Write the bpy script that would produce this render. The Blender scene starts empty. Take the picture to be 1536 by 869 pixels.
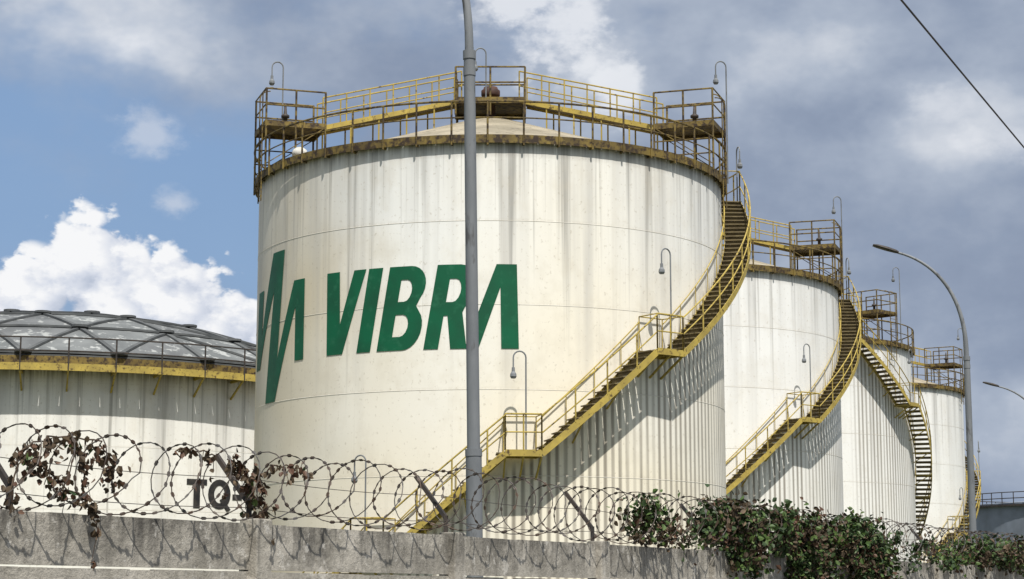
import bpy, bmesh, math, random
from math import sin, cos, pi, radians, degrees, atan2, sqrt
from mathutils import Vector, Matrix
from mathutils.geometry import tessellate_polygon
random.seed(7)
sc = bpy.context.scene
sc.view_settings.view_transform = 'Standard'
sc.view_settings.look = 'None'
sc.view_settings.exposure = 0

# ------------------------------------------------------------------ helpers
class MB:
    def __init__(s): s.v=[]; s.f=[]; s.m=[]
    def add(s, vs, fs, mi=0):
        o=len(s.v); s.v+= [tuple(v) for v in vs]
        for f in fs: s.f.append(tuple(i+o for i in f)); s.m.append(mi)
    def box(s, c, ax, ay, az, mi=0):
        """c centre, ax/ay/az half-extent vectors"""
        c=Vector(c); ax=Vector(ax); ay=Vector(ay); az=Vector(az)
        vs=[c+ax*i+ay*j+az*k for k in(-1,1) for j in(-1,1) for i in(-1,1)]
        s.add(vs,[(0,2,3,1),(4,5,7,6),(0,1,5,4),(2,6,7,3),(0,4,6,2),(1,3,7,5)],mi)
    def beam(s,p0,p1,w,h,mi=0,up=Vector((0,0,1))):
        p0=Vector(p0);p1=Vector(p1);d=(p1-p0)
        if d.length<1e-6:return
        dn=d.normalized(); side=dn.cross(up)
        if side.length<1e-4: side=dn.cross(Vector((1,0,0)))
        side.normalize(); u=side.cross(dn).normalized()
        s.box((p0+p1)/2,d/2,side*w/2,u*h/2,mi)
    def tube(s,pts,r,n=8,mi=0,closed=False,caps=True):
        pts=[Vector(p) for p in pts]; N=len(pts)
        rr=r if isinstance(r,(list,tuple)) else [r]*N
        o=[];prev=None
        for i,p in enumerate(pts):
            if closed: d=pts[(i+1)%N]-pts[i-1]
            else: d=pts[min(i+1,N-1)]-pts[max(i-1,0)]
            if d.length<1e-9: d=Vector((0,0,1))
            d.normalize()
            a=Vector((0,0,1)) if prev is None else prev
            side=a-d*a.dot(d)
            if side.length<1e-3:
                a=Vector((1,0,0)); side=a-d*a.dot(d)
            side.normalize(); prev=side; u=d.cross(side)
            for k in range(n):
                t=2*pi*k/n
                o.append(p+(side*cos(t)+u*sin(t))*rr[i])
        fs=[]
        R=N if closed else N-1
        for i in range(R):
            j=(i+1)%N
            for k in range(n):
                l=(k+1)%n
                fs.append((i*n+k,i*n+l,j*n+l,j*n+k))
        if caps and not closed:
            fs.append(tuple(reversed(range(n)))); fs.append(tuple((N-1)*n+k for k in range(n)))
        s.add(o,fs,mi)
    def lathe(s,c,prof,n=24,mi=0):
        c=Vector(c);o=[];fs=[]
        for (r,z) in prof:
            for k in range(n):
                t=2*pi*k/n; o.append(c+Vector((r*cos(t),r*sin(t),z)))
        for i in range(len(prof)-1):
            for k in range(n):
                l=(k+1)%n; fs.append((i*n+k,i*n+l,(i+1)*n+l,(i+1)*n+k))
        s.add(o,fs,mi)
    def obj(s,name,mats,parent=None,smooth=False):
        me=bpy.data.meshes.new(name); me.from_pydata(s.v,[],s.f)
        if not isinstance(mats,(list,tuple)): mats=[mats]
        for m in mats: me.materials.append(m)
        me.polygons.foreach_set('material_index',s.m)
        if smooth: me.polygons.foreach_set('use_smooth',[True]*len(s.f))
        me.update()
        ob=bpy.data.objects.new(name,me); sc.collection.objects.link(ob)
        if parent: ob.parent=parent
        return ob
def empty(name,loc=(0,0,0),rz=0):
    e=bpy.data.objects.new(name,None); e.location=loc; e.rotation_euler=(0,0,rz)
    e.empty_display_size=.3
    sc.collection.objects.link(e); return e

# ------------------------------------------------------------------ node helpers
class NT:
    def __init__(s,tree): s.t=tree; s.n=tree.nodes; s.l=tree.links
    def _in(s,sock,v):
        if v is None: return
        if isinstance(v,bpy.types.NodeSocket): s.l.new(v,sock)
        else: sock.default_value=v
    def M(s,op,a,b=None,c=None,clamp=False):
        n=s.n.new('ShaderNodeMath'); n.operation=op; n.use_clamp=clamp
        for i,v in enumerate((a,b,c)): s._in(n.inputs[i],v) if v is not None else None
        return n.outputs[0]
    def MR(s,v,a,b,c=0.,d=1.,smooth=False):
        n=s.n.new('ShaderNodeMapRange'); n.clamp=True
        if smooth: n.interpolation_type='SMOOTHSTEP'
        for i,x in enumerate((v,a,b,c,d)): s._in(n.inputs[i],x)
        return n.outputs[0]
    def xyz(s,a,b,c):
        n=s.n.new('ShaderNodeCombineXYZ')
        for i,x in enumerate((a,b,c)): s._in(n.inputs[i],x)
        return n.outputs[0]
    def sep(s,v):
        n=s.n.new('ShaderNodeSeparateXYZ'); s.l.new(v,n.inputs[0]); return n.outputs
    def noise(s,v,scale=1,detail=4,rough=.5,dist=0,dim='3D'):
        n=s.n.new('ShaderNodeTexNoise'); n.noise_dimensions=dim; s.l.new(v,n.inputs['Vector'])
        n.inputs['Scale'].default_value=scale; n.inputs['Detail'].default_value=detail
        n.inputs['Roughness'].default_value=rough; n.inputs['Distortion'].default_value=dist
        return n.outputs[0]
    def vor(s,v,scale,detail=1.,rough=.5):
        n=s.n.new('ShaderNodeTexVoronoi'); n.feature='F1'; n.voronoi_dimensions='2D'; n.normalize=True
        s.l.new(v,n.inputs['Vector']); n.inputs['Scale'].default_value=scale
        n.inputs['Detail'].default_value=detail; n.inputs['Roughness'].default_value=rough
        return n.outputs['Distance']
    def mix(s,f,a,b,mode='MIX'):
        n=s.n.new('ShaderNodeMix'); n.data_type='RGBA'; n.blend_type=mode
        s._in(n.inputs[0],f)
        for i,v in ((6,a),(7,b)):
            if isinstance(v,(tuple,list)): v=tuple(v)+(1,) if len(v)==3 else v
            s._in(n.inputs[i],v)
        return n.outputs[2]
    def ramp(s,f,stops):
        n=s.n.new('ShaderNodeValToRGB'); cr=n.color_ramp
        while len(cr.elements)<len(stops): cr.elements.new(.5)
        for e,(p,c) in zip(cr.elements,stops):
            e.position=p; e.color=tuple(c)+(1,)
        s.l.new(f,n.inputs[0]); return n.outputs[0]
    def bump(s,h,strength=.3,dist=.02):
        n=s.n.new('ShaderNodeBump'); n.inputs['Strength'].default_value=strength
        n.inputs['Distance'].default_value=dist; s.l.new(h,n.inputs['Height']); return n.outputs[0]
def newmat(name,rough=.6,metal=0.):
    m=bpy.data.materials.new(name); m.use_nodes=True
    nt=NT(m.node_tree); b=m.node_tree.nodes['Principled BSDF']
    b.inputs['Roughness'].default_value=rough; b.inputs['Metallic'].default_value=metal
    b.inputs['Specular IOR Level'].default_value=.3
    tc=nt.n.new('ShaderNodeTexCoord').outputs['Object']
    return m,nt,b,tc
def mottled(name,c1,c2,scale=3,rough=.6,metal=0.,detail=2,lo=.35,hi=.65,bump=0.,stretch=(1,1,1),c3=None,s3=12,lo3=.58,hi3=.7):
    m,nt,b,tc=newmat(name,rough,metal)
    v=tc
    if stretch!=(1,1,1):
        x,y,z=nt.sep(tc)[:3]
        v=nt.xyz(nt.M('MULTIPLY',x,stretch[0]),nt.M('MULTIPLY',y,stretch[1]),nt.M('MULTIPLY',z,stretch[2]))
    f=nt.noise(v,scale,detail,.6)
    col=nt.mix(nt.MR(f,lo,hi),c1,c2)
    if c3: col=nt.mix(nt.MR(nt.noise(v,s3,3,.65),lo3,hi3),col,c3)
    nt.l.new(col,b.inputs['Base Color'])
    if bump: nt.l.new(nt.bump(nt.noise(tc,scale*6,3,.6),bump,.01),b.inputs['Normal'])
    return m

def tank_paint(name,H,R,cream,white,stair=None,dirt=1.0,seed=0.,tan=0.):
    m,nt,b,tc=newmat(name,.5)
    x,y,z=nt.sep(tc)[:3]
    ang=nt.M('ARCTAN2',x,nt.M('MULTIPLY',y,-1.))
    s=nt.M('ADD',nt.M('MULTIPLY',ang,R),seed)
    N2=lambda a,b_,d=2,r=.55,o=0.: nt.noise(nt.xyz(nt.M('MULTIPLY_ADD',s,a,o),nt.M('MULTIPLY',z,b_),0.),1,d,r,0,'2D')
    big=N2(.12,.12,2)
    hgt=nt.M('DIVIDE',z,H)
    f=nt.M('ADD',nt.MR(hgt,.35,.85),nt.M('MULTIPLY',nt.M('SUBTRACT',big,.5),1.8),clamp=True)
    col=nt.mix(f,cream,white)
    if tan:
        deg0=nt.M('MULTIPLY',ang,180/pi)
        tf=nt.MR(nt.M('ADD',deg0,nt.M('MULTIPLY',nt.M('SUBTRACT',big,.5),90.)),-80.,-20.,tan,0.)
        col=nt.mix(tf,col,(.60,.49,.30))
    d=nt.M('SUBTRACT',H,z)
    # grey film washed down from the roof edge, in curtains of different length
    st1=N2(.75,.02,3,.6,3.)
    film=nt.MR(nt.M('SUBTRACT',nt.M('MULTIPLY',nt.M('SUBTRACT',st1,.36),30.),d),-1.,5.)
    soft=N2(2.0,.06,3,.6,11.)
    col=nt.mix(nt.M('MULTIPLY',film,nt.M('MULTIPLY',nt.MR(soft,.28,.66),.52*dirt)),col,(.46,.445,.42))
    # narrow drips
    st2=N2(2.3,.015,3,.65,23.)
    st3=N2(7.,.10,3,.6,41.)
    drip=nt.MR(nt.M('SUBTRACT',nt.M('MULTIPLY',nt.M('SUBTRACT',st2,.48),34.),d),0.,3.5)
    col=nt.mix(nt.M('MULTIPLY',drip,nt.M('MULTIPLY',nt.MR(st3,.34,.66),.62*dirt)),col,(.20,.19,.17))
    # rim grime right under the gallery
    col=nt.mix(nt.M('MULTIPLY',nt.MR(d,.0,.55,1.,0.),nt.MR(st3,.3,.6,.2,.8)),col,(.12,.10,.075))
    # a few faint full height streaks
    st4=N2(1.4,.03,4,.7,57.)
    col=nt.mix(nt.MR(st4,.60,.75,0.,.24*dirt),col,(.42,.38,.31))
    mo=N2(.7,.5,4,.7,71.)
    col=nt.mix(nt.MR(mo,.50,.72,0.,.26*dirt),col,(.60,.53,.41))
    sp=N2(7.,6.,2,.7,83.)
    col=nt.mix(nt.MR(sp,.64,.76,0.,.30),col,(.36,.30,.21))
    wz=nt.M('FRACT',nt.M('DIVIDE',nt.M('SUBTRACT',z,.2),2.6))
    line=nt.MR(wz,.0,.04,.22,0.)
    col=nt.mix(nt.M('MULTIPLY',line,nt.MR(st3,.35,.6,.2,1.)),col,(.42,.36,.27))
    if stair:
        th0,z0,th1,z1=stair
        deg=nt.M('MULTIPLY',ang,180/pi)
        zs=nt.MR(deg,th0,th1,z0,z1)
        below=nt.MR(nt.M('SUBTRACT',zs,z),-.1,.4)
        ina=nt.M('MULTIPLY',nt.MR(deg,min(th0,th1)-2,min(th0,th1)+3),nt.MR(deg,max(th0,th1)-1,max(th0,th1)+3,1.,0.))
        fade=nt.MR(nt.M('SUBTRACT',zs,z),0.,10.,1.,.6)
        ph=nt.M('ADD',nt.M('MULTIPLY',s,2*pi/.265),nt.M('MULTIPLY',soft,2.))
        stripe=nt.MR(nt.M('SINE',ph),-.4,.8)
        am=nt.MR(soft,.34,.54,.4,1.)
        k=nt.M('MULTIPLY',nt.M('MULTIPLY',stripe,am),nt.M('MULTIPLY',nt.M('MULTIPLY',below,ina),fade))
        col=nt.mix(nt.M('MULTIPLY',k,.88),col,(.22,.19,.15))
    nt.l.new(col,b.inputs['Base Color'])
    nt.l.new(nt.bump(N2(.5,.4,1,.5,91.),.25,.12),b.inputs['Normal'])
    return m

M_yel=mottled('yellow_paint_weathered',(.50,.375,.085),(.36,.27,.07),2.,.6,c3=(.10,.065,.03),s3=7,lo3=.55,hi3=.68)
M_yel2=mottled('yellow_paint_rusty',(.24,.17,.045),(.12,.085,.03),1.5,.65,c3=(.045,.03,.02),s3=5,lo3=.45,hi3=.61)
M_tread=mottled('tread_steel',(.22,.175,.09),(.13,.10,.055),3,.7)
M_roof=mottled('roof_plate_dirty',(.38,.33,.24),(.24,.21,.15),.8,.7,c3=(.12,.10,.07),s3=3)
M_galv=mottled('galvanised_steel',(.235,.245,.255),(.15,.16,.17),2.5,.6,.0,detail=4,stretch=(1,1,.3),c3=(.10,.10,.10),s3=9)
M_white=mottled('white_enamel',(.7,.69,.64),(.5,.48,.42),6,.5)
M_dark=mottled('dark_steel',(.035,.033,.032),(.07,.055,.045),6,.6)
M_vent=mottled('rusted_vent',(.10,.045,.03),(.05,.03,.025),5,.7)
M_bead=mottled('weld_bead',(.66,.62,.54),(.78,.75,.69),3,.5)
M_green=mottled('green_paint',(.004,.115,.050),(.008,.085,.040),.9,.5,c3=(.02,.14,.07),s3=3,lo3=.55,hi3=.75)
M_black=mottled('black_paint',(.02,.02,.022),(.05,.045,.04),3,.6)

# ------------------------------------------------------------------ cylinder decals
def decal(name,loops_list,R,z0,off,mat,parent,step=.1):
    bm=bmesh.new()
    for loops in loops_list:
        vl=[[Vector((a,b,0)) for a,b in lp] for lp in loops]
        tris=tessellate_polygon(vl); flat=[v for l in vl for v in l]
        bv=[bm.verts.new(v) for v in flat]
        for t in tris:
            try: bm.faces.new([bv[i] for i in t])
            except ValueError: pass
    xs=[v.co.x for v in bm.verts]; a=min(xs); b_=max(xs)
    x=a+step
    while x<b_:
        bmesh.ops.bisect_plane(bm,geom=bm.verts[:]+bm.edges[:]+bm.faces[:],plane_co=(x,0,0),plane_no=(1,0,0))
        x+=step
    for v in bm.verts:
        th=v.co.x/R; h=v.co.y
        v.co=Vector(((R+off)*sin(th),-(R+off)*cos(th),z0+h))
    for f in bm.faces:
        c=f.calc_center_median(); f.normal_update()
        if f.normal.dot(Vector((c.x,c.y,0)))<0: f.normal_flip()
    me=bpy.data.meshes.new(name); bm.to_mesh(me); bm.free(); me.materials.append(mat)
    ob=bpy.data.objects.new(name,me); sc.collection.objects.link(ob); ob.parent=parent
    return ob
def arc(cx,cy,rx,ry,a0,a1,n=10):
    return [(cx+rx*cos(radians(a0+(a1-a0)*i/n)),cy+ry*sin(radians(a0+(a1-a0)*i/n))) for i in range(n+1)]

# ------------------------------------------------------------------ tank parts
def P(r,th,z): t=radians(th); return Vector((r*sin(t),-r*cos(t),z))
def gooseneck(mb,base,h,out):
    """lighting standard: thin pipe with a hook and a pear lamp"""
    base=Vector(base); out=Vector(out).normalized(); r=.19
    pts=[base,base+Vector((0,0,h-r))]
    for i in range(1,9):
        a=pi*i/8; pts.append(base+Vector((0,0,h-r))+out*(r-r*cos(a))+Vector((0,0,r*sin(a))))
    pts.append(pts[-1]+Vector((0,0,-.30)))
    mb.tube(pts,.024,6,1)
    e=pts[-1]
    mb.lathe(e+Vector((0,0,-.34)),[(.0,0),(.07,.01),(.10,.07),(.09,.15),(.05,.22),(.045,.34),(0,.35)],12,2)
def rail_path(mb,pts,h=1.08,n_mid=1,post_every=1,r=.026,toe=False,mi=0):
    """posts at pts, top + mid rails"""
    for k,p in enumerate(pts):
        if k%post_every==0 or k==len(pts)-1: mb.tube([p,p+Vector((0,0,h))],r,6,mi)
    mb.tube([p+Vector((0,0,h)) for p in pts],r*1.05,6,mi)
    for j in range(n_mid):
        hh=h*(j+1)/(n_mid+1); mb.tube([p+Vector((0,0,hh)) for p in pts],r*.85,6,mi)
    if toe:
        for a,b in zip(pts[:-1],pts[1:]): mb.beam(a+Vector((0,0,.08)),b+Vector((0,0,.08)),.012,.13,mi)

def stairs(parent,R,flights,platforms,lamps,w=.88):
    """flights: (th_a,z_a,th_b,z_b) bottom->top ; platforms (th_a,th_b,z)"""
    mb=MB(); g=.10; r0=R+g; r1=R+g+w; rm=(r0+r1)/2
    for (ta,za,tb,zb) in flights:
        n=max(2,int(abs(radians(tb-ta))*rm/.235)); sg=1 if tb>ta else -1
        lo=[];li=[]
        for i in range(n+1):
            t=ta+(tb-ta)*i/n; z=za+(zb-za)*i/n
            lo.append(P(r1,t,z)); li.append(P(r0,t,z))
        for ln in (lo,li):
            for a,b in zip(ln[:-1],ln[1:]):
                mb.beam(a+Vector((0,0,-.06)),b+Vector((0,0,-.06)),.02,.20,0)
        for i in range(n):
            t=ta+(tb-ta)*(i+.5)/n; z=za+(zb-za)*(i+.8)/n
            c=P(rm,t,z); ra=P(1,t,0); tg=Vector((cos(radians(t)),sin(radians(t)),0))*sg
            mb.box(c,ra*(w/2-.012),tg*.125,Vector((0,0,.018)),3)
            mb.box(c+Vector((0,0,-.07)),ra*(w/2-.02),tg*.012,Vector((0,0,.045)),3)
        ev=max(1,int(1.15/.235))
        rail_path(mb,[p+Vector((0,0,.03)) for p in lo],1.05,1,ev,.026)
        mb.tube([p+Vector((0,0,.95)) for p in li],.02,6,0)
        for i in range(0,n+1,ev): mb.tube([li[i],li[i]+Vector((0,0,.95))],.016,5,0)
    for (ta,tb,z) in platforms:
        n=4; ts=[ta+(tb-ta)*i/n for i in range(n+1)]
        for a,b in zip(ts[:-1],ts[1:]):
            t=(a+b)/2; ra=P(1,t,0); tg=Vector((cos(radians(t)),sin(radians(t)),0))
            hw=abs(radians(b-a))*rm/2
            mb.box(P(rm,t,z),ra*(w/2),tg*hw*1.02,Vector((0,0,.02)),3)
            mb.box(P(r1+.005,t,z-.04),ra*.012,tg*hw*1.06,Vector((0,0,.10)),0)
            mb.box(P(r0-.005,t,z-.04),ra*.012,tg*hw*1.0,Vector((0,0,.10)),0)
        rail_path(mb,[P(r1,t,z+.04) for t in ts],1.08,1,2,.026)
        for t in (ta,tb):
            mb.tube([P(r1,t,z+1.12),P(r0,t,z+1.12)],.02,5,0)
            mb.tube([P(r0,t,z),P(r0,t,z+1.12)],.02,5,0)
        mb.tube([P(r0,t,z+1.12) for t in ts],.02,5,0)
        for t in (ta,tb,(ta+tb)/2):
            mb.beam(P(R+.01,t,z-.75),P(r1-.02,t,z-.12),.05,.06,0)
            mb.beam(P(R+.01,t,z-.10),P(r1-.02,t,z-.10),.05,.08,0)
    for (ta,za,tb,zb) in flights:
        n=max(1,int(abs(tb-ta)/9))
        for i in range(1,n+1):
            u=i/(n+1); t=ta+(tb-ta)*u; z=za+(zb-za)*u-.17
            mb.beam(P(R,t,z),P(r1,t,z),.06,.07,0)
            mb.beam(P(R+.01,t,z-.55),P(r1-.1,t,z),.045,.045,0)
    for (t,z,h,rr) in lamps:
        tg=Vector((cos(radians(t)),sin(radians(t)),0))
        gooseneck(mb,P(rr,t,z),h,-tg)
    return mb.obj('spiral_stair',[M_yel,M_galv,M_galv,M_tread],parent)

def big_tank(loc,rot,paint,flights,platforms,lamps,plat_th=(-72,72),R=8.,H=15.7,near=True):
    e=empty('storage_tank',loc,rot)
    mb=MB(); N=224 if near else 128; rows=7
    o=[];f=[]
    for j in range(rows+1):
        for k in range(N):
            o.append(P(R,360*k/N,H*j/rows))
    for j in range(rows):
        for k in range(N):
            l=(k+1)%N; f.append((j*N+k,j*N+l,(j+1)*N+l,(j+1)*N+k))
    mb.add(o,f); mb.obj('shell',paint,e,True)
    mb=MB()
    z=.2+2.6
    while z<H-1:
        mb.tube([P(R+.001,360*k/N,z) for k in range(N)],.008,4,0,True); z+=2.6
    mb.obj('weld_seams',M_bead,e,True)
    mb=MB(); rise=2.75; n=96
    prof=[(R+.02,H-.02),(R-.05,H+.05)]+[(R*(1-i/10),H+.07+rise*i/10) for i in range(1,10)]+[(.02,H+.07+rise)]
    mb.lathe((0,0,0),prof,n)
    for k in range(24):
        a=360*k/24+4; mb.beam(P(R-.2,a,H+.13),P(.6,a,H+.05+rise*.93),.06,.02,0)
    mb.obj('cone_roof',M_roof,e)
    # gallery
    mb=MB(); rg=R+.16; n=96
    for k in range(n):
        a=360*k/n; b=360*(k+1)/n
        mb.beam(P(rg,a,H+.04),P(rg,b,H+.04),.03,.26,1)
        mb.beam(P(rg-.4,a,H+.10),P(rg-.4,b,H+.10),.72,.03,1)
    npost=46; rp=[P(rg+.03,360*k/npost,H-.16) for k in range(npost)]
    for p in rp:
        mb.tube([p,p+Vector((0,0,1.38))],.032,6,1)
    ring=lambda r,z,rr: mb.tube([P(r,360*k/n,z) for k in range(n)],rr,6,1,True)
    ring(rg+.03,H+1.22,.034); ring(rg+.03,H+.70,.024)
    for k in range(npost):
        a=360*k/npost
        mb.beam(P(R,a,H-.12),P(rg+.02,a,H-.06),.05,.05,1)
    zf=H+1.80
    zc=H+3.15
    for th in plat_th:
        ra=P(1,th,0); tg=Vector((cos(radians(th)),sin(radians(th)),0))
        ri,ro,hw=6.1,8.15,.95
        C=lambda r,t,z: ra*r+tg*t+Vector((0,0,z))
        mb.box(C((ri+ro)/2,0,zf),ra*((ro-ri)/2),tg*hw,Vector((0,0,.03)),1)
        for t in (-hw,hw): mb.beam(C(ri,t,zf-.08),C(ro,t,zf-.08),.04,.18,1)
        for r in (ri,ro): mb.beam(C(r,-hw,zf-.08),C(r,hw,zf-.08),.04,.18,1)
        for r in (ri+.02,(ri+ro)/2,ro-.02):
            for t in (-hw,hw):
                mb.tube([C(r,t,H+.1+max(0,(R-r)/R*rise)),C(r,t,zf+1.1)],.035,6,1)
        for hh in (.55,1.1):
            mb.tube([C(ri,-hw,zf+hh),C(ro,-hw,zf+hh),C(ro,hw,zf+hh),C(ri,hw,zf+hh)],.03,6,1)
        for hh in (-.6,-1.1):
            mb.tube([C(ri,-hw,zf+hh),C(ro,-hw,zf+hh),C(ro,hw,zf+hh)],.024,6,1)
        mb.beam(C(ri,-hw,zf-.1),C(ro,-hw,H+.3),.03,.03,1); mb.beam(C(ri,hw,zf-.1),C(ro,hw,H+.3),.03,.03,1)
        for t in (-.25,.25):
            pts=[C(ro+.06,t+ .45,H-.9),C(ro+.06,t+.45,zf+.9)]
            for i in range(1,7):
                a=pi*i/6*.5; pts.append(C(ro+.06-.35*(1-cos(a)),t+.45,zf+.9+.3*sin(a)))
            mb.tube(pts,.022,6,1)
        for i in range(9): mb.tube([C(ro+.06,.2,H-.7+i*.3),C(ro+.06,.7,H-.7+i*.3)],.014,5,1)
        for t in (-.45,.45):
            a=C(ri,t,zf); b=C(1.2,t,zc)
            mb.beam(a,b,.04,.16,0)
            m=6; pts=[a.lerp(b,i/m) for i in range(m+1)]
            rail_path(mb,pts,1.05,1,1,.025,False,0)
        mb.beam(C(ri,0,zf),C(1.2,0,zc),.9,.03,3)
        for i in range(5):
            q=C(ri,0,zf).lerp(C(1.2,0,zc),i/5); rr=(q.xy).length
            zr=H+.05+rise*(1-rr/R)
            for t in (-.42,.42): mb.tube([q+tg*t,Vector(((q+tg*t).x,(q+tg*t).y,zr))],.03,5,0)
    hw=1.2
    mb.box((0,0,zc),(hw,0,0),(0,hw,0),(0,0,.03),1)
    for sgn in (-1,1):
        mb.beam((-hw,sgn*hw,zc-.09),(hw,sgn*hw,zc-.09),.04,.2,1); mb.beam((sgn*hw,-hw,zc-.09),(sgn*hw,hw,zc-.09),.04,.2,1)
    for hh in (.55,1.1):
        mb.tube([(-hw,-.5,zc+hh),(-hw,-hw,zc+hh),(hw,-hw,zc+hh),(hw,-.5,zc+hh)],.032,6,1)
        mb.tube([(-hw,.5,zc+hh),(-hw,hw,zc+hh),(hw,hw,zc+hh),(hw,.5,zc+hh)],.032,6,1)
    for (x,y) in ((-hw,-hw),(hw,-hw),(-hw,hw),(hw,hw),(-hw,-.5),(-hw,.5),(hw,-.5),(hw,.5),(0,-hw),(0,hw)):
        mb.tube([(x,y,zc-.6),(x,y,zc+1.1)],.035,6,1)
    mb.obj('gallery_and_walkways',[M_yel,M_yel2,M_galv,M_tread],e)
    mb=MB()
    mb.lathe((0,-.2,zc),[(.17,-.8),(.17,.25),(.30,.27),(.33,.33),(.33,.5),(.26,.55),(.24,.62),(.0,.68)],20,0)
    mb.lathe((-.7,.3,zc),[(.05,-.5),(.05,.3),(.09,.32),(.09,.4),(0,.42)],12,0)
    c=P(7.1,plat_th[0]+9,H+.2)
    mb.lathe(c,[(.14,0),(.14,.35),(.24,.4),(.27,.5),(.23,.62),(.12,.7),(0,.73)],18,1)
    for th in plat_th:
        c=P(7.3,th,zf)
        mb.lathe(c,[(.07,0),(.07,.35),(.14,.37),(.14,.45),(.06,.5),(.03,.85),(0,.86)],12,2)
    mb.obj('roof_vents',[M_vent,M_white,M_dark],e,True)
    mb=MB()
    ri_=Vector((-1,-.25,0)); ri_.rotate(Matrix.Rotation(-rot,3,'Z'))
    gooseneck(mb,P(7.4,plat_th[0],zf),2.3,ri_)
    gooseneck(mb,P(8.25,plat_th[1]+9,H+.1),4.3,ri_)
    gooseneck(mb,(-.15,-1.2,zc),1.75,ri_)
    mb.obj('roof_lamps',[M_galv,M_galv,M_galv],e)
    stairs(e,R,flights,platforms,lamps)
    return e

R=8.;H=15.7
FL=[(-49,0,-27,3.0),(-20,3.0,3.5,6.05),(10.5,6.05,35.5,9.3),(42.5,9.3,99,15.7)]
PL=[(-27,-20,3.0),(3.5,10.5,6.05),(35.5,42.5,9.3),(99,108,15.7)]
LM=[(-24,3.0,3.0,8.93),(7.5,6.05,3.0,8.93),(39.5,9.3,3.2,8.93),(100,15.7,2.0,8.93)]
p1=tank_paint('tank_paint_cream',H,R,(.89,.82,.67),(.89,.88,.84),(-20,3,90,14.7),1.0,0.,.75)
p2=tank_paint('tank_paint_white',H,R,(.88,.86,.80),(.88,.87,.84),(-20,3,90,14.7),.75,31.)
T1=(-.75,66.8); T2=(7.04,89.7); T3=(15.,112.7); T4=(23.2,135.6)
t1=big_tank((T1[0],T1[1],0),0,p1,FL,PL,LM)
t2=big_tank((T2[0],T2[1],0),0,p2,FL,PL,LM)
FM=[(170,0,140,3.0),(133,3.0,110,5.4),(103,5.4,57,12.4),(50,12.4,26,15.6)]
PM=[(133,140,3.0),(103,110,5.4),(50,57,12.4),(17,26,15.6)]
LMM=[(106,5.4,3.0,8.93),(53,12.4,3.,8.93)]
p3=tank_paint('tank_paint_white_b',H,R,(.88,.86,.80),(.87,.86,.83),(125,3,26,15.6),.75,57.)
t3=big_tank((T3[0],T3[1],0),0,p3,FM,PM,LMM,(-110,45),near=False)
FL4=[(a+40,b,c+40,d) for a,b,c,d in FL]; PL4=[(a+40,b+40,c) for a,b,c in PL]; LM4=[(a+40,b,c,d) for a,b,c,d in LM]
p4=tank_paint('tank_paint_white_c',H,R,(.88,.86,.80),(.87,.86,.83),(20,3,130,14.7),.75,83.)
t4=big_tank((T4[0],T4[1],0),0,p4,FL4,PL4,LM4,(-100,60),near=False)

# ---- logo painted on first tank (arc length, height above text base)
sl=.17
def S(lst,u0=0): return [(u0+x+sl*z,z) for x,z in lst]
L_V=[[(-5.46,2.6),(-4.93,2.6),(-4.90,.95),(-4.36,2.6),(-3.91,2.6),(-4.80,0),(-5.44,0)]]
L_I=[[(-4.25,0),(-3.75,0),(-3.31,2.6),(-3.81,2.6)]]
bo=[(0,0)]+[(.80,0)]+arc(.86,.68,.52,.68,-90,50,9)+[(1.08,1.36)]+arc(.72,1.98,.56,.62,-35,90,9)+[(0,2.6)]
h1=[(.46,.42)]+arc(.70,.76,.22,.34,-90,90,7)+[(.46,1.10)]
h2=[(.46,1.50)]+arc(.66,1.84,.20,.34,-90,90,7)+[(.46,2.18)]
L_B=[S(bo,-3.52),S(h1,-3.52),S(h2,-3.52)]
ro=[(0,0),(.46,0),(.46,1.02),(.58,1.02),(.84,0),(1.34,0),(1.02,1.12)]+arc(.72,1.85,.54,.75,-50,90,10)+[(0,2.6)]
rh=[(.46,1.44)]+arc(.66,1.80,.20,.36,-90,90,7)+[(.46,2.16)]
L_R=[S(ro,-1.97),S(rh,-1.97)]
L_A=[[(-.70,0),(-.27,0),(.40,1.9),(.425,0),(.96,0),(.90,2.6),(.28,2.6)]]
wv=[[(-10.6,0),(-9.95,0),(-8.50,2.45),(-9.15,-1.2),(-8.30,-1.2),(-7.02,1.75),(-7.02,0),(-6.55,0),(-6.53,2.6),(-7.12,2.6),(-8.15,.2),(-7.75,3.7),(-8.62,3.7),(-9.75,1.0),(-9.55,2.6),(-10.3,2.6)]]
decal('green_wordmark',[L_V,L_I,L_B,L_R,L_A],R,9.24,.016,M_green,t1)
decal('green_wave_emblem',[wv],R,9.22,.016,M_green,t1)

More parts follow.
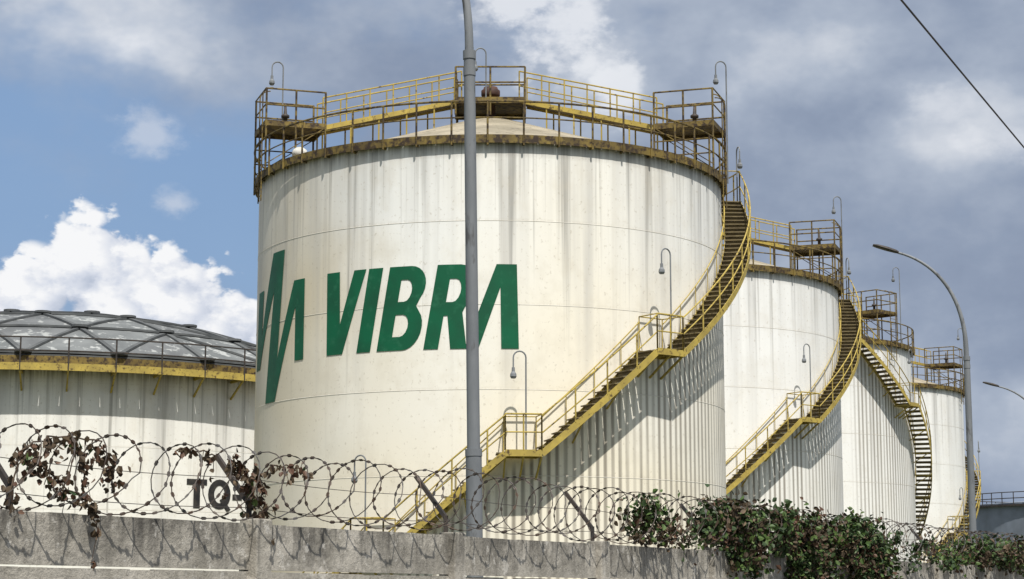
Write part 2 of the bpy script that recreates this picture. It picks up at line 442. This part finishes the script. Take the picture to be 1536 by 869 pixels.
# ------------------------------------------------------------------ low tank with geodesic dome
def dome_tank(loc,R,H,rise,rot=0):
    e=empty('storage_tank',loc,rot)
    pm=tank_paint('tank_paint_low',H,R,(.89,.87,.80),(.87,.85,.79),None,1.0,120.)
    mb=MB();N=240;o=[];f=[]
    for j in range(7):
        for k in range(N): o.append(P(R,360*k/N,H*j/6))
    for j in range(6):
        for k in range(N):
            l=(k+1)%N; f.append((j*N+k,j*N+l,(j+1)*N+l,(j+1)*N+k))
    mb.add(o,f); mb.obj('shell',pm,e,True)
    mb=MB(); z=2.8
    while z<H-1.: mb.tube([P(R+.001,360*k/N,z) for k in range(N)],.008,4,0,True); z+=2.6
    mb.obj('weld_seams',M_bead,e,True)
    Rs=(R*R+rise*rise)/(2*rise); Rd=R-.1
    def dz(r): return H+.55+sqrt(max(0,Rs*Rs-r*r))-(Rs-rise)
    rings=4; pts={}
    for i in range(rings+1):
        n=max(1,6*i)
        for k in range(n):
            a=2*pi*k/n; r=Rd*i/rings
            pts[(i,k)]=Vector((r*cos(a),r*sin(a),dz(r)))
    tris=[]
    for i in range(1,rings+1):
        n=6*i; m=6*(i-1)
        for s in range(6):
            for k in range(i):
                a=(i,(s*i+k)%n); b=(i,(s*i+k+1)%n)
                c=(i-1,(s*(i-1)+k)%m if m else 0)
                tris.append((a,b,c))
                if k<i-1:
                    d=(i-1,(s*(i-1)+k+1)%m); tris.append((b,d,c))
    mb=MB(); edges=set()
    for t in tris:
        v=[pts[q] for q in t]
        q=6; g={}
        for i in range(q+1):
            for j in range(q+1-i):
                g[(i,j)]=len(g)
        vs=[None]*len(g)
        for (i,j),idx in g.items():
            p=v[0]+(v[1]-v[0])*i/q+(v[2]-v[0])*j/q
            vs[idx]=Vector((p.x,p.y,p.z*.3+.7*min(dz(min(p.xy.length,R)),p.z+.5)))
        fs=[]
        for i in range(q):
            for j in range(q-i):
                fs.append((g[(i,j)],g[(i+1,j)],g[(i,j+1)]))
                if i+j<q-1: fs.append((g[(i+1,j)],g[(i+1,j+1)],g[(i,j+1)]))
        mb.add(vs,fs,random.choice((0,0,1)))
        for i in range(3):
            edges.add(tuple(sorted((t[i],t[(i+1)%3]))))
    mb.obj('dome_panels',[M_dome,M_dome2],e)
    mb=MB()
    for a,b in edges:
        A_,B_=pts[a],pts[b]; prev=None
        for i in range(7):
            p=A_.lerp(B_,i/6); p.z=p.z*.3+.7*min(dz(min(p.xy.length,R)),p.z+.5)+.04
            if prev is not None: mb.beam(prev,p,.24,.09)
            prev=p
    for p in pts.values(): mb.lathe(p+Vector((0,0,.05)),[(.38,0),(.38,.10),(0,.13)],12)
    for k in range(72):
        mb.beam(P(Rd+.05,5*k,H+.42),P(Rd+.05,5*k+5,H+.42),.1,.30)
    mb.obj('dome_beams',M_domeb,e)
    mb=MB();n=120; rg=R+1.0; zg=H
    for k in range(n):
        a=3*k;b=3*k+3
        mb.beam(P(R+.5,a,zg),P(R+.5,b,zg),1.0,.03,3)
        mb.beam(P(rg,a,zg-.06),P(rg,b,zg-.06),.04,.30,0)
        mb.beam(P(R+.03,a,zg+.25),P(R+.03,b,zg+.25),.05,.5,1)
    nb=52
    for k in range(nb):
        a=360*k/nb
        mb.beam(P(R,a,zg-.95),P(rg-.05,a,zg-.18),.07,.07,0)
        mb.beam(P(R,a,zg-.2),P(rg,a,zg-.14),.07,.12,0)
        mb.tube([P(rg,a,zg-.2),P(rg,a,zg+1.15)],.035,6,2)
    for hh in (1.15,.6): mb.tube([P(rg,360*k/n,zg+hh) for k in range(n)],.032,6,2,True)
    mb.obj('wind_girder_gallery',[M_yel,M_yel2,M_dark,M_tread],e)
    return e
M_dome=mottled('dome_aluminium',(.19,.20,.20),(.125,.133,.135),.6,.85,.0,detail=5,c3=(.36,.37,.36),s3=1.8,lo3=.56,hi3=.62)
M_dome2=mottled('dome_aluminium_dull',(.165,.172,.175),(.115,.12,.123),.6,.85,.0,detail=5,c3=(.32,.33,.32),s3=1.8,lo3=.56,hi3=.62)
M_domeb=mottled('dome_beam',(.085,.09,.092),(.13,.135,.135),1,.8,.0)
for mm in (M_dome,M_dome2,M_domeb): mm.node_tree.nodes['Principled BSDF'].inputs['Specular IOR Level'].default_value=.1
t5=dome_tank((-22.3,95,0),15.,11.2,3.6,radians(8))
T_=[[(0,.80),(0,1.0),(.80,1.0),(.80,.80),(.53,.80),(.53,0),(.27,0),(.27,.80)]]
Q_=[arc(.5,.5,.47,.52,0,360,20)[:-1],arc(.5,.5,.22,.31,0,360,20)[:-1]]
Qt=[[(.50,.30),(.64,.38),(.98,-.02),(.82,-.10)]]
D_=[[(0,.32),(0,.52),(.42,.52),(.42,.32)]]
O_=[[(.20,0),(.20,.74),(0,.62),(0,.84),(.28,1.0),(.46,1.0),(.46,0)]]
k0=9.12-radians(8)*15
def G2(lst,dx): return [((x*1.2+dx),z*1.22) for x,z in lst]
def sh_(L,d): return [G2(l,d) for l in L]
decal('tank_number',[sh_(T_,k0),sh_(Q_,k0+.98),sh_(D_,k0+2.24),sh_(O_,k0+2.9),sh_(O_,k0+3.6)],15.,5.55,.02,M_black,t5)
decal('tank_number_tail',[sh_(Qt,k0+.98)],15.,5.55,.026,M_black,t5)

# far low tank on the right
def low_tank(loc,R,H):
    e=empty('storage_tank',loc)
    mb=MB(); mb.lathe((0,0,0),[(R,0),(R,H),(R+.05,H),(R+.05,H+.15),(R*.98,H+.2),(.02,H+1.2)],96)
    mb.obj('shell_and_roof',mottled('grey_tank',(.22,.25,.30),(.16,.18,.21),.5,.6),e)
    mb=MB()
    for k in range(60): mb.tube([P(R+.3,6*k,H-.2),P(R+.3,6*k,H+1.2)],.05,5)
    for hh in (.6,1.2): mb.tube([P(R+.3,4*k,H+hh) for k in range(90)],.05,5,0,True)
    for k in range(90): mb.beam(P(R+.15,4*k,H-.1),P(R+.15,4*k+4,H-.1),.4,.2)
    mb.obj('gallery',M_dark,e)
low_tank((60,205,0),13.,11.2)

# ------------------------------------------------------------------ street lamps
def street_lamp(loc,arm=(-1,0),zb=7.7,reach=1.8,r0=.10,lean=0.):
    e=empty('street_lamp',loc); e.rotation_euler=(0,lean,0)
    a=Vector((arm[0],arm[1],0)).normalized()
    mb=MB()
    mb.tube([(0,0,0),(0,0,.05)],.22,16)
    mb.tube([(0,0,.05),(0,0,3.35)],[r0*1.12,r0*1.05],20)
    mb.tube([(0,0,3.30),(0,0,3.38)],r0*1.12,20)
    mb.tube([(0,0,3.36),(0,0,zb-.12)],[r0*.86,r0*.76],20)
    mb.tube([(0,0,zb-.34),(0,0,zb-.24)],r0*.84,20)
    mb.tube([(0,0,zb-.14),(0,0,zb-.04)],r0*.86,20)
    pts=[];rs=[]
    for i in range(21):
        u=i/20; ang=u*radians(76)
        q=((1-cos(ang))/(1-cos(radians(76))))**1.15
        pts.append(Vector((0,0,zb))+a*(reach*q)+Vector((0,0,2.6*sin(ang)/sin(radians(76)))))
        rs.append(r0*(.60-.30*u))
    mb.tube([(0,0,zb-.1),(0,0,zb+.01)],rs[0],16); mb.tube(pts,rs,14)
    ob=mb.obj('pole',M_galv,e,True)
    ob.data.set_sharp_from_angle(angle=radians(40))
    mb=MB(); d=(pts[-1]-pts[-2]).normalized(); side=d.cross(Vector((0,0,1))).normalized(); up=side.cross(d)
    c=pts[-1]+d*.28
    prof=[(-.30,.05,.04),(-.22,.10,.06),(.0,.15,.07),(.25,.16,.055),(.36,.12,.03)]
    vs=[]
    for (x,w,h) in prof:
        for k in range(12):
            t=2*pi*k/12; vs.append(c+d*x+side*w*cos(t)+up*h*sin(t)*(1 if sin(t)>0 else .5))
    fs=[(i*12+k,i*12+(k+1)%12,(i+1)*12+(k+1)%12,(i+1)*12+k) for i in range(4) for k in range(12)]
    fs.append(tuple(range(12))); fs.append(tuple(48+k for k in range(12)))
    mb.add(vs,fs); mb.obj('luminaire',M_dark,e)
    return e
street_lamp((-.385,22,0),(-1,.25),8.05,1.8,.086,-.014)
street_lamp((11.25,48,0),(-1,.1),7.7,1.6,.10)
street_lamp((21.6,79,0),(-1,.1),7.7,1.8)

# ------------------------------------------------------------------ wall
B0=Vector((-1.96,15.,0)); dB=Vector((1.42,2.6,0)); LB=dB.length; tv=dB.normalized(); nv=Vector((tv.y,-tv.x,0))
def W(n,off,z): return B0+dB*n+nv*off+Vector((0,0,z))
m,nt,b,tc=newmat('weathered_concrete',.9)
x,y,z=nt.sep(tc)[:3]
al=nt.M('ADD',nt.M('MULTIPLY',x,tv.x),nt.M('MULTIPLY',y,tv.y))
v1=nt.xyz(nt.M('MULTIPLY',al,1.6),nt.M('MULTIPLY',nt.M('SUBTRACT',x,y),.5),nt.M('MULTIPLY',z,1.4))
v2=nt.xyz(nt.M('MULTIPLY',al,8.),0.,nt.M('MULTIPLY',z,1.6))
c=nt.mix(nt.MR(nt.noise(tc,2.2,5,.7),.35,.65),(.33,.305,.255),(.54,.50,.43))
topd=nt.MR(z,1.85,2.32,.15,1.)
c=nt.mix(nt.M('MULTIPLY',nt.MR(nt.noise(v1,1,5,.72),.45,.61),nt.M('MULTIPLY',topd,.85)),c,(.10,.093,.08))
c=nt.mix(nt.M('MULTIPLY',nt.MR(nt.noise(v2,1,5,.65),.48,.64),nt.M('MULTIPLY',topd,.9)),c,(.065,.06,.053))
c=nt.mix(nt.MR(nt.noise(tc,14,5,.75),.52,.68,0.,.55),c,(.16,.145,.12))
c=nt.mix(nt.MR(nt.noise(tc,6,5,.75),.58,.64,0.,.7),c,(.60,.57,.51))
nt.l.new(c,b.inputs['Base Color'])
nt.l.new(nt.bump(nt.noise(tc,18,5,.75),.9,.02),b.inputs['Normal'])
M_conc=m
e=empty('concrete_wall')
mb=MB(); WT=2.30
for n in range(-8,26):
    mb.box(W(n,.01,WT/2),tv*.10,nv*.085,Vector((0,0,WT/2+.005+random.uniform(-.008,.012))))
ob=mb.obj('posts',M_conc,e)
bv=ob.modifiers.new('b','BEVEL'); bv.width=.012; bv.segments=2
mb=MB()
bh=.36
for n in range(-8,25):
    zt=WT-random.uniform(.01,.03)
    while zt>.02:
        h=min(bh,zt); o=random.uniform(-.008,.008)
        q=10; c0=W(n+.5,o,0)
        for k in range(q):
            u0=-1+2*k/q; u1=u0+2/q; ch=abs(random.gauss(0,.004)) if k not in(0,q-1) else 0
            mb.box(c0+tv*(LB/2-.09)*(u0+u1)/2+Vector((0,0,zt-h/2-ch/2)),tv*((LB/2-.09)/q-.0002),nv*.026,Vector((0,0,h/2-.006-ch/2)))
        zt-=h+.001
ob=mb.obj('panels',M_conc,e)
# ------------------------------------------------------------------ razor wire
M_wire=mottled('rusty_wire',(.10,.095,.09),(.07,.045,.03),5,.55,.3)
e=empty('razor_wire')
mb=MB(); rc=.265; pitch=.34
cpts=[]
total=int((8.8+2.2)*LB/pitch)
K=22
blades=MB()
for L in range(total):
    jit=random.uniform(-.07,.07); rj=rc*random.uniform(.88,1.07); zj=random.uniform(-.025,.025)
    for k in range(K):
        a=2*pi*k/K; s=(-2.2*LB)+pitch*(L+k/K)+jit*sin(a/2)+.10*sin(a*1.0+.7)
        cpts.append(B0+tv*s+nv*(-.02+rj*cos(a))+Vector((0,0,WT+.28+zj+rj*sin(a))))
mb.tube(cpts,.0045,5)
for i in range(0,len(cpts)-1):
    p=cpts[i]; d=(cpts[i+1]-cpts[i]); d.normalize()
    s=d.cross(Vector((random.uniform(-1,1),random.uniform(-1,1),random.uniform(-1,1))))
    if s.length<.1: continue
    s.normalize(); q=p+d*.02
    blades.add([q-d*.028,q-d*.012+s*.013,q+d*.012+s*.013,q+d*.028,q+d*.012-s*.013,q-d*.012-s*.013],[(0,1,2,3,4,5)])
for hh,of in ((.10,-.05),(.33,-.12)):
    pts=[]
    n=-2.2
    while n<8.8:
        sag=-.03*sin(pi*(n%1)); pts.append(W(n,of,WT+hh+sag)); n+=.1
    mb.tube(pts,.003,5)
mb.obj('coil',M_wire,e); blades.obj('blades',M_wire,e)
mb=MB()
for n in range(-2,10):
    a=W(n,-.06,WT-.15) if n!=-1 else W(-.88,-.06,WT-.15)
    bq=a+Vector((0,0,.30)); t=bq-nv*.30+Vector((0,0,.36))-tv*.03
    mb.beam(a,bq,.04,.04,0); mb.beam(bq-Vector((0,0,.02)),t,.04,.035,0)
mb.obj('angled_arms',M_dark,e)

# ------------------------------------------------------------------ creepers
leafm=[mottled('leaf_dark',(.022,.045,.012),(.035,.062,.018),4,.55),mottled('leaf_green',(.05,.095,.020),(.08,.12,.03),4,.5),
       mottled('leaf_brown',(.075,.052,.028),(.050,.034,.020),4,.7),mottled('leaf_dry',(.16,.115,.07),(.10,.07,.045),4,.7),
       mottled('leaf_redbrown',(.075,.035,.02),(.11,.06,.035),4,.6),mottled('twig',(.10,.07,.045),(.06,.04,.03),6,.8)]
def leaf(mb,p,s,mi,droop=.4):
    d=Vector((random.gauss(0,1),random.gauss(0,1),random.gauss(-droop,1))).normalized()
    a=d.cross(Vector((random.gauss(0,1),random.gauss(0,1),random.gauss(0,1))))
    if a.length<.1: return
    a.normalize(); u=a.cross(d); w=s*.36
    mb.add([p,p+d*s*.35+a*w+u*w*.35,p+d*s*.75+a*w*.7+u*w*.25,p+d*s,p+d*s*.75-a*w*.7+u*w*.25,p+d*s*.35-a*w+u*w*.35,p+d*s*.5],
           [(0,1,6),(1,2,6),(2,3,6),(3,4,6),(4,5,6),(5,0,6)],mi)
def creeper(name,clumps,weights,twigs=1.):
    """clumps: (n_centre, off, z, half-len along wall, half-depth, half-height, leaves, leafsize)"""
    mb=MB()
    for (n,of,z,hl,hd,hh,cnt,ls) in clumps:
        sub=[(random.uniform(-1,1),random.uniform(-1,1),random.uniform(-1,1)) for _ in range(max(3,int(cnt/45)))]
        for sx,sy,sz in sub:
            base=W(n,of,z)+tv*hl*sx+nv*hd*sy+Vector((0,0,hh*sz*(1-.5*sx*sx)))
            rr=random.uniform(.05,.12)
            mi0=random.choices(range(5),weights)[0]
            for _ in range(int(cnt/len(sub)*random.uniform(.5,1.5))):
                p=base+Vector((random.gauss(0,rr),random.gauss(0,rr),random.gauss(0,rr)))
                mi=mi0 if random.random()<.55 else random.choices(range(5),weights)[0]
                leaf(mb,p,ls*random.uniform(.6,1.3),mi)
            if random.random()<.6*twigs:
                q=W(n,of,WT)+tv*hl*sx*.6
                pts=[q.lerp(base,i/6)+Vector((random.gauss(0,.02),random.gauss(0,.02),.08*sin(pi*i/6))) for i in range(7)]
                ext=base+Vector((random.uniform(-.25,.25),random.uniform(-.2,.2),random.uniform(-.05,.2)))
                pts+= [base.lerp(ext,.5)+Vector((0,0,.03)),ext]
                mb.tube(pts,[.009]*7+[.005,.003],5,5)
                for _ in range(8): leaf(mb,pts[-1].lerp(pts[-3],random.random()),ls,mi0)
    return mb.obj(name,leafm)
def vine(name,paths,weights,ls=.055):
    """paths: ([(n,off,z)...], leaves, spread)"""
    mb=MB()
    for pp,cnt,spr in paths:
        q=[W(a,b,WT+c) for a,b,c in pp]; fine=[]
        for i in range(len(q)-1):
            for k in range(5): fine.append(q[i].lerp(q[i+1],k/5)+Vector((random.gauss(0,.012),random.gauss(0,.012),random.gauss(0,.012))))
        fine.append(q[-1]); mb.tube(fine,.006,5,5)
        for _ in range(cnt):
            i=random.randrange(len(fine)); hang=abs(random.gauss(0,spr))
            p=fine[i]+Vector((random.gauss(0,spr*.5),random.gauss(0,spr*.5),-hang+.01))
            leaf(mb,p,ls*random.uniform(.6,1.3),random.choices(range(5),weights)[0],1.6)
        for _ in range(max(2,cnt//25)):
            a=random.choice(fine); b_=a+Vector((random.uniform(-.08,.08),random.uniform(-.06,.06),random.uniform(-.22,.05)))
            mb.tube([a,a.lerp(b_,.5)+Vector((0,0,.02)),b_],.003,4,5)
            for _ in range(4): leaf(mb,b_+Vector((random.gauss(0,.02),random.gauss(0,.02),random.gauss(0,.03))),ls,random.choices(range(5),weights)[0],1.6)
    return mb.obj(name,leafm)
creeper('ivy',[
 (2.42,0,WT+.24,.32,.15,.22,600,.07),
 (2.85,0,WT+.12,.4,.15,.10,200,.06),
 (3.15,.02,WT+.28,.6,.2,.22,1400,.075),
 (3.6,.05,WT+.26,.70,.2,.24,1800,.075),
 (4.1,.08,WT+.16,.8,.2,.30,2100,.075),
 (4.6,.1,WT+.18,.8,.2,.32,2100,.075),
 (4.1,.14,WT-.30,1.0,.08,.38,1800,.075),
 (4.8,.14,WT-.30,.7,.08,.38,1100,.075),
 (5.05,.1,WT+.14,.4,.2,.24,520,.075),
 (3.3,.12,WT-.10,.5,.06,.20,450,.07)],(5,3.6,4,.9,.7))
creeper('ivy',[
 (5.7,.05,WT+.12,.8,.2,.20,300,.075),(6.3,.05,WT+.14,.8,.2,.2,520,.075),
 (6.9,.05,WT+.14,.9,.2,.22,1200,.08),(7.5,.05,WT+.16,.9,.2,.22,1500,.08),(8.1,.05,WT+.18,.9,.2,.24,1500,.08)],(4,3.6,4,1.3,.7))
vine('dead_creeper',[([(-.90,0,.05),(-.88,0,.36),(-.80,0,.46),(-.72,0,.50),(-.62,0,.48),(-.565,0,.36),(-.56,0,.26)],220,.065),
 ([(-.86,0,.36),(-.80,0,.30),(-.76,.02,.20),(-.70,.02,.10),(-.655,.05,.06)],110,.04),
 ([(-.70,0,.48),(-.67,0,.34),(-.66,0,.16)],45,.03),([(-.66,.05,.03),(-.655,.09,-.08),(-.65,.09,-.2)],12,.02)],(.1,.2,4,2.,3.5))
vine('dead_creeper',[([(-.34,0,.47),(-.28,0,.49),(-.21,0,.48),(-.17,0,.46)],36,.018),
 ([(-.10,0,.47),(-.07,0,.38),(-.03,0,.26),(.01,0,.12),(.04,0,.0)],190,.036),([(-.01,0,.44),(.02,0,.30),(.04,0,.16)],50,.03),
 ([(.06,0,.42),(.10,0,.44),(.17,0,.44),(.23,0,.40)],46,.03)],(.1,.2,4,2.,3.5))

# ------------------------------------------------------------------ cable
A=Vector((2.89,14,6.11)); Bp=Vector((5.37,20,6.39)); mb=MB()
mb.tube([A+(Bp-A)*t+Vector((0,0,.004*(t-.5)**2)) for t in [x*.5 for x in range(-6,22)]],.008,6)
mb.obj('overhead_cable',M_dark)

# ------------------------------------------------------------------ ground, pavement, road
M_grass=mottled('grass',(.06,.085,.03),(.12,.11,.06),.3,.95,c3=(.16,.13,.09),s3=.8)
mb=MB(); g=4000
mb.add([(-g,-g,0),(g,-g,0),(g,g,0),(-g,g,0)],[(0,1,2,3)]); mb.obj('ground',M_grass)
M_road=mottled('asphalt',(.05,.05,.052),(.07,.068,.065),1.,.9,bump=.3)
M_side=mottled('pavement_concrete',(.28,.27,.25),(.2,.19,.17),1.,.9,bump=.3)
def strip(name,o0,o1,z0,z1,mat):
    mb=MB(); mb.box(W(8,(o0+o1)/2,(z0+z1)/2),tv*80,nv*((o1-o0)/2),Vector((0,0,(z1-z0)/2))); return mb.obj(name,mat)
strip('sidewalk',.12,2.6,-.1,.13,M_side); strip('road',2.604,14.,-.1,.004,M_road)
M_line=mottled('road_paint',(.7,.7,.66),(.5,.5,.47),2,.8)
mb=MB()
for k in range(-10,30): mb.box(W(k*2,8.3,.009),tv*1.5,nv*.06,Vector((0,0,.0015)))
mb.obj('road_marking',M_line)

# ------------------------------------------------------------------ light
el=radians(59.5); az=radians(17)
Sd=Vector((cos(el)*sin(az),-cos(el)*cos(az),sin(el)))
ld=bpy.data.lights.new('sun','SUN'); ld.energy=5.0; ld.angle=radians(.6); ld.color=(1.,.965,.90)
lo=bpy.data.objects.new('sun',ld); sc.collection.objects.link(lo); lo.rotation_euler=Sd.to_track_quat('Z','Y').to_euler()
w=bpy.data.worlds.new('World'); sc.world=w; w.use_nodes=True
nt=NT(w.node_tree); bg=w.node_tree.nodes['Background']; bg.inputs['Strength'].default_value=.1
sk=nt.n.new('ShaderNodeTexSky'); sk.sky_type='NISHITA'; sk.sun_disc=False
sk.sun_elevation=el; sk.sun_rotation=pi-az; sk.air_density=1.2; sk.dust_density=1.5
tc=nt.n.new('ShaderNodeTexCoord').outputs['Generated']
x,y,z=nt.sep(tc)[:3]
vv=nt.xyz(x,y,nt.M('MULTIPLY',z,1.5))
n1=nt.noise(vv,8,5,.6); n2=nt.noise(nt.xyz(x,nt.M('ADD',y,5.),nt.M('MULTIPLY',z,1.8)),5,3,.55); n3=nt.noise(vv,30,5,.62)
wx=nt.xyz(nt.M('MULTIPLY_ADD',n3,.03,x),nt.M('MULTIPLY_ADD',n1,.02,nt.M('MULTIPLY',z,1.3)),0.)
vo=nt.vor(wx,48,1.,.55)
def blob(cx,cz,rx,rz):
    dx=nt.M('DIVIDE',nt.M('SUBTRACT',x,cx),rx); dz=nt.M('DIVIDE',nt.M('SUBTRACT',z,cz),rz)
    return nt.M('SUBTRACT',1.,nt.M('SQRT',nt.M('ADD',nt.M('MULTIPLY',dx,dx),nt.M('MULTIPLY',dz,dz))))
def mx(l):
    r=l[0]
    for q in l[1:]: r=nt.M('MAXIMUM',r,q)
    return r
nn=nt.M('SUBTRACT',n3,.5); n1c=nt.M('SUBTRACT',n1,.5); n2c=nt.M('SUBTRACT',n2,.5)
puff=nt.M('SUBTRACT',.40,vo)
blue=nt.MR(blob(-.235,.195,.19,.095),-.3,.6,0.,1.1,True)
cov=nt.M('SUBTRACT',nt.M('ADD',.90,nt.M('MULTIPLY',n1c,2.2)),blue)
cov=nt.MR(cov,-.15,.90,0.08,1.,True)
soft=mx([blob(-.066,.30,.07,.035),blob(.225,.235,.055,.03),blob(.03,.28,.075,.05),blob(.27,.08,.06,.04),blob(-.20,.29,.08,.03),blob(.14,.27,.05,.03)])
soft=nt.MR(nt.M('ADD',soft,nt.M('MULTIPLY',n1c,1.2)),-.2,.8,0.,.36,True)
high=nt.MR(z,.34,.75,0.,.6,True)
tone=nt.M('ADD',nt.M('ADD',nt.M('ADD',.35,high),nt.M('MULTIPLY',n2c,.95)),nt.M('ADD',nt.M('MULTIPLY',n1c,.95),soft))
tone=nt.M('ADD',tone,nt.M('MULTIPLY',nn,.30))
grey=nt.ramp(tone,[(.0,(.19,.24,.35)),(.35,(.285,.345,.46)),(.62,(.41,.47,.575)),(.85,(.62,.66,.73)),(1.,(.82,.84,.88))])
sc10=nt.n.new('ShaderNodeVectorMath'); sc10.operation='SCALE'; nt.l.new(grey,sc10.inputs[0]); sc10.inputs[3].default_value=10.
bluecol=nt.mix(.7,sk.outputs[0],(2.3,3.8,6.5))
base=nt.mix(cov,bluecol,sc10.outputs[0])
cu=mx([blob(-.209,.163,.030,.028),blob(-.174,.150,.028,.024),blob(-.147,.132,.026,.022),blob(-.238,.150,.024,.018),blob(-.262,.140,.024,.018),blob(-.20,.12,.09,.03)])
cuf=nt.MR(nt.M('ADD',cu,nt.M('ADD',nt.M('MULTIPLY',nn,1.3),nt.M('MULTIPLY',puff,1.1))),.0,.22,0.,1.,True)
pf=mx([blob(.027,.283,.030,.026),blob(.054,.258,.018,.018),blob(.0,.30,.03,.015)])
pff=nt.MR(nt.M('ADD',pf,nt.M('ADD',nt.M('MULTIPLY',nn,2.6),nt.M('MULTIPLY',puff,.8))),.0,.75,0.,.8,True)
wsp=mx([blob(-.181,.231,.022,.016),blob(-.17,.197,.016,.009),blob(.215,.245,.03,.014),blob(.25,.225,.03,.012)])
wf=nt.MR(nt.M('ADD',wsp,nt.M('ADD',nt.M('MULTIPLY',nn,2.6),nt.M('MULTIPLY',puff,.8))),.15,1.1,0.,.5,True)
cc=nt.ramp(nt.M('ADD',nt.M('ADD',nt.M('MULTIPLY',nn,2.1),nt.M('MULTIPLY',puff,1.1)),nt.M('ADD',.42,nt.M('MULTIPLY',nt.M('SUBTRACT',z,.147),6.))),[(.1,(.46,.52,.64)),(.42,(.68,.72,.81)),(.74,(.93,.935,.95))])
s2=nt.n.new('ShaderNodeVectorMath'); s2.operation='SCALE'; nt.l.new(cc,s2.inputs[0]); s2.inputs[3].default_value=10.
base=nt.mix(wf,base,(7.2,7.5,8.1))
base=nt.mix(pff,base,(8.3,8.5,8.9))
base=nt.mix(cuf,base,s2.outputs[0])
nt.l.new(base,bg.inputs['Color'])
w.cycles.sampling_method='MANUAL'; w.cycles.sample_map_resolution=512

# ------------------------------------------------------------------ camera
cam=bpy.data.cameras.new('camera'); co=bpy.data.objects.new('camera',cam); sc.collection.objects.link(co)
cam.sensor_width=36; cam.lens=2930/1536*36; cam.clip_end=9000; cam.clip_start=.1
co.location=(0,0,1.7); co.rotation_euler=(radians(90+9.04),0,0)
sc.camera=co
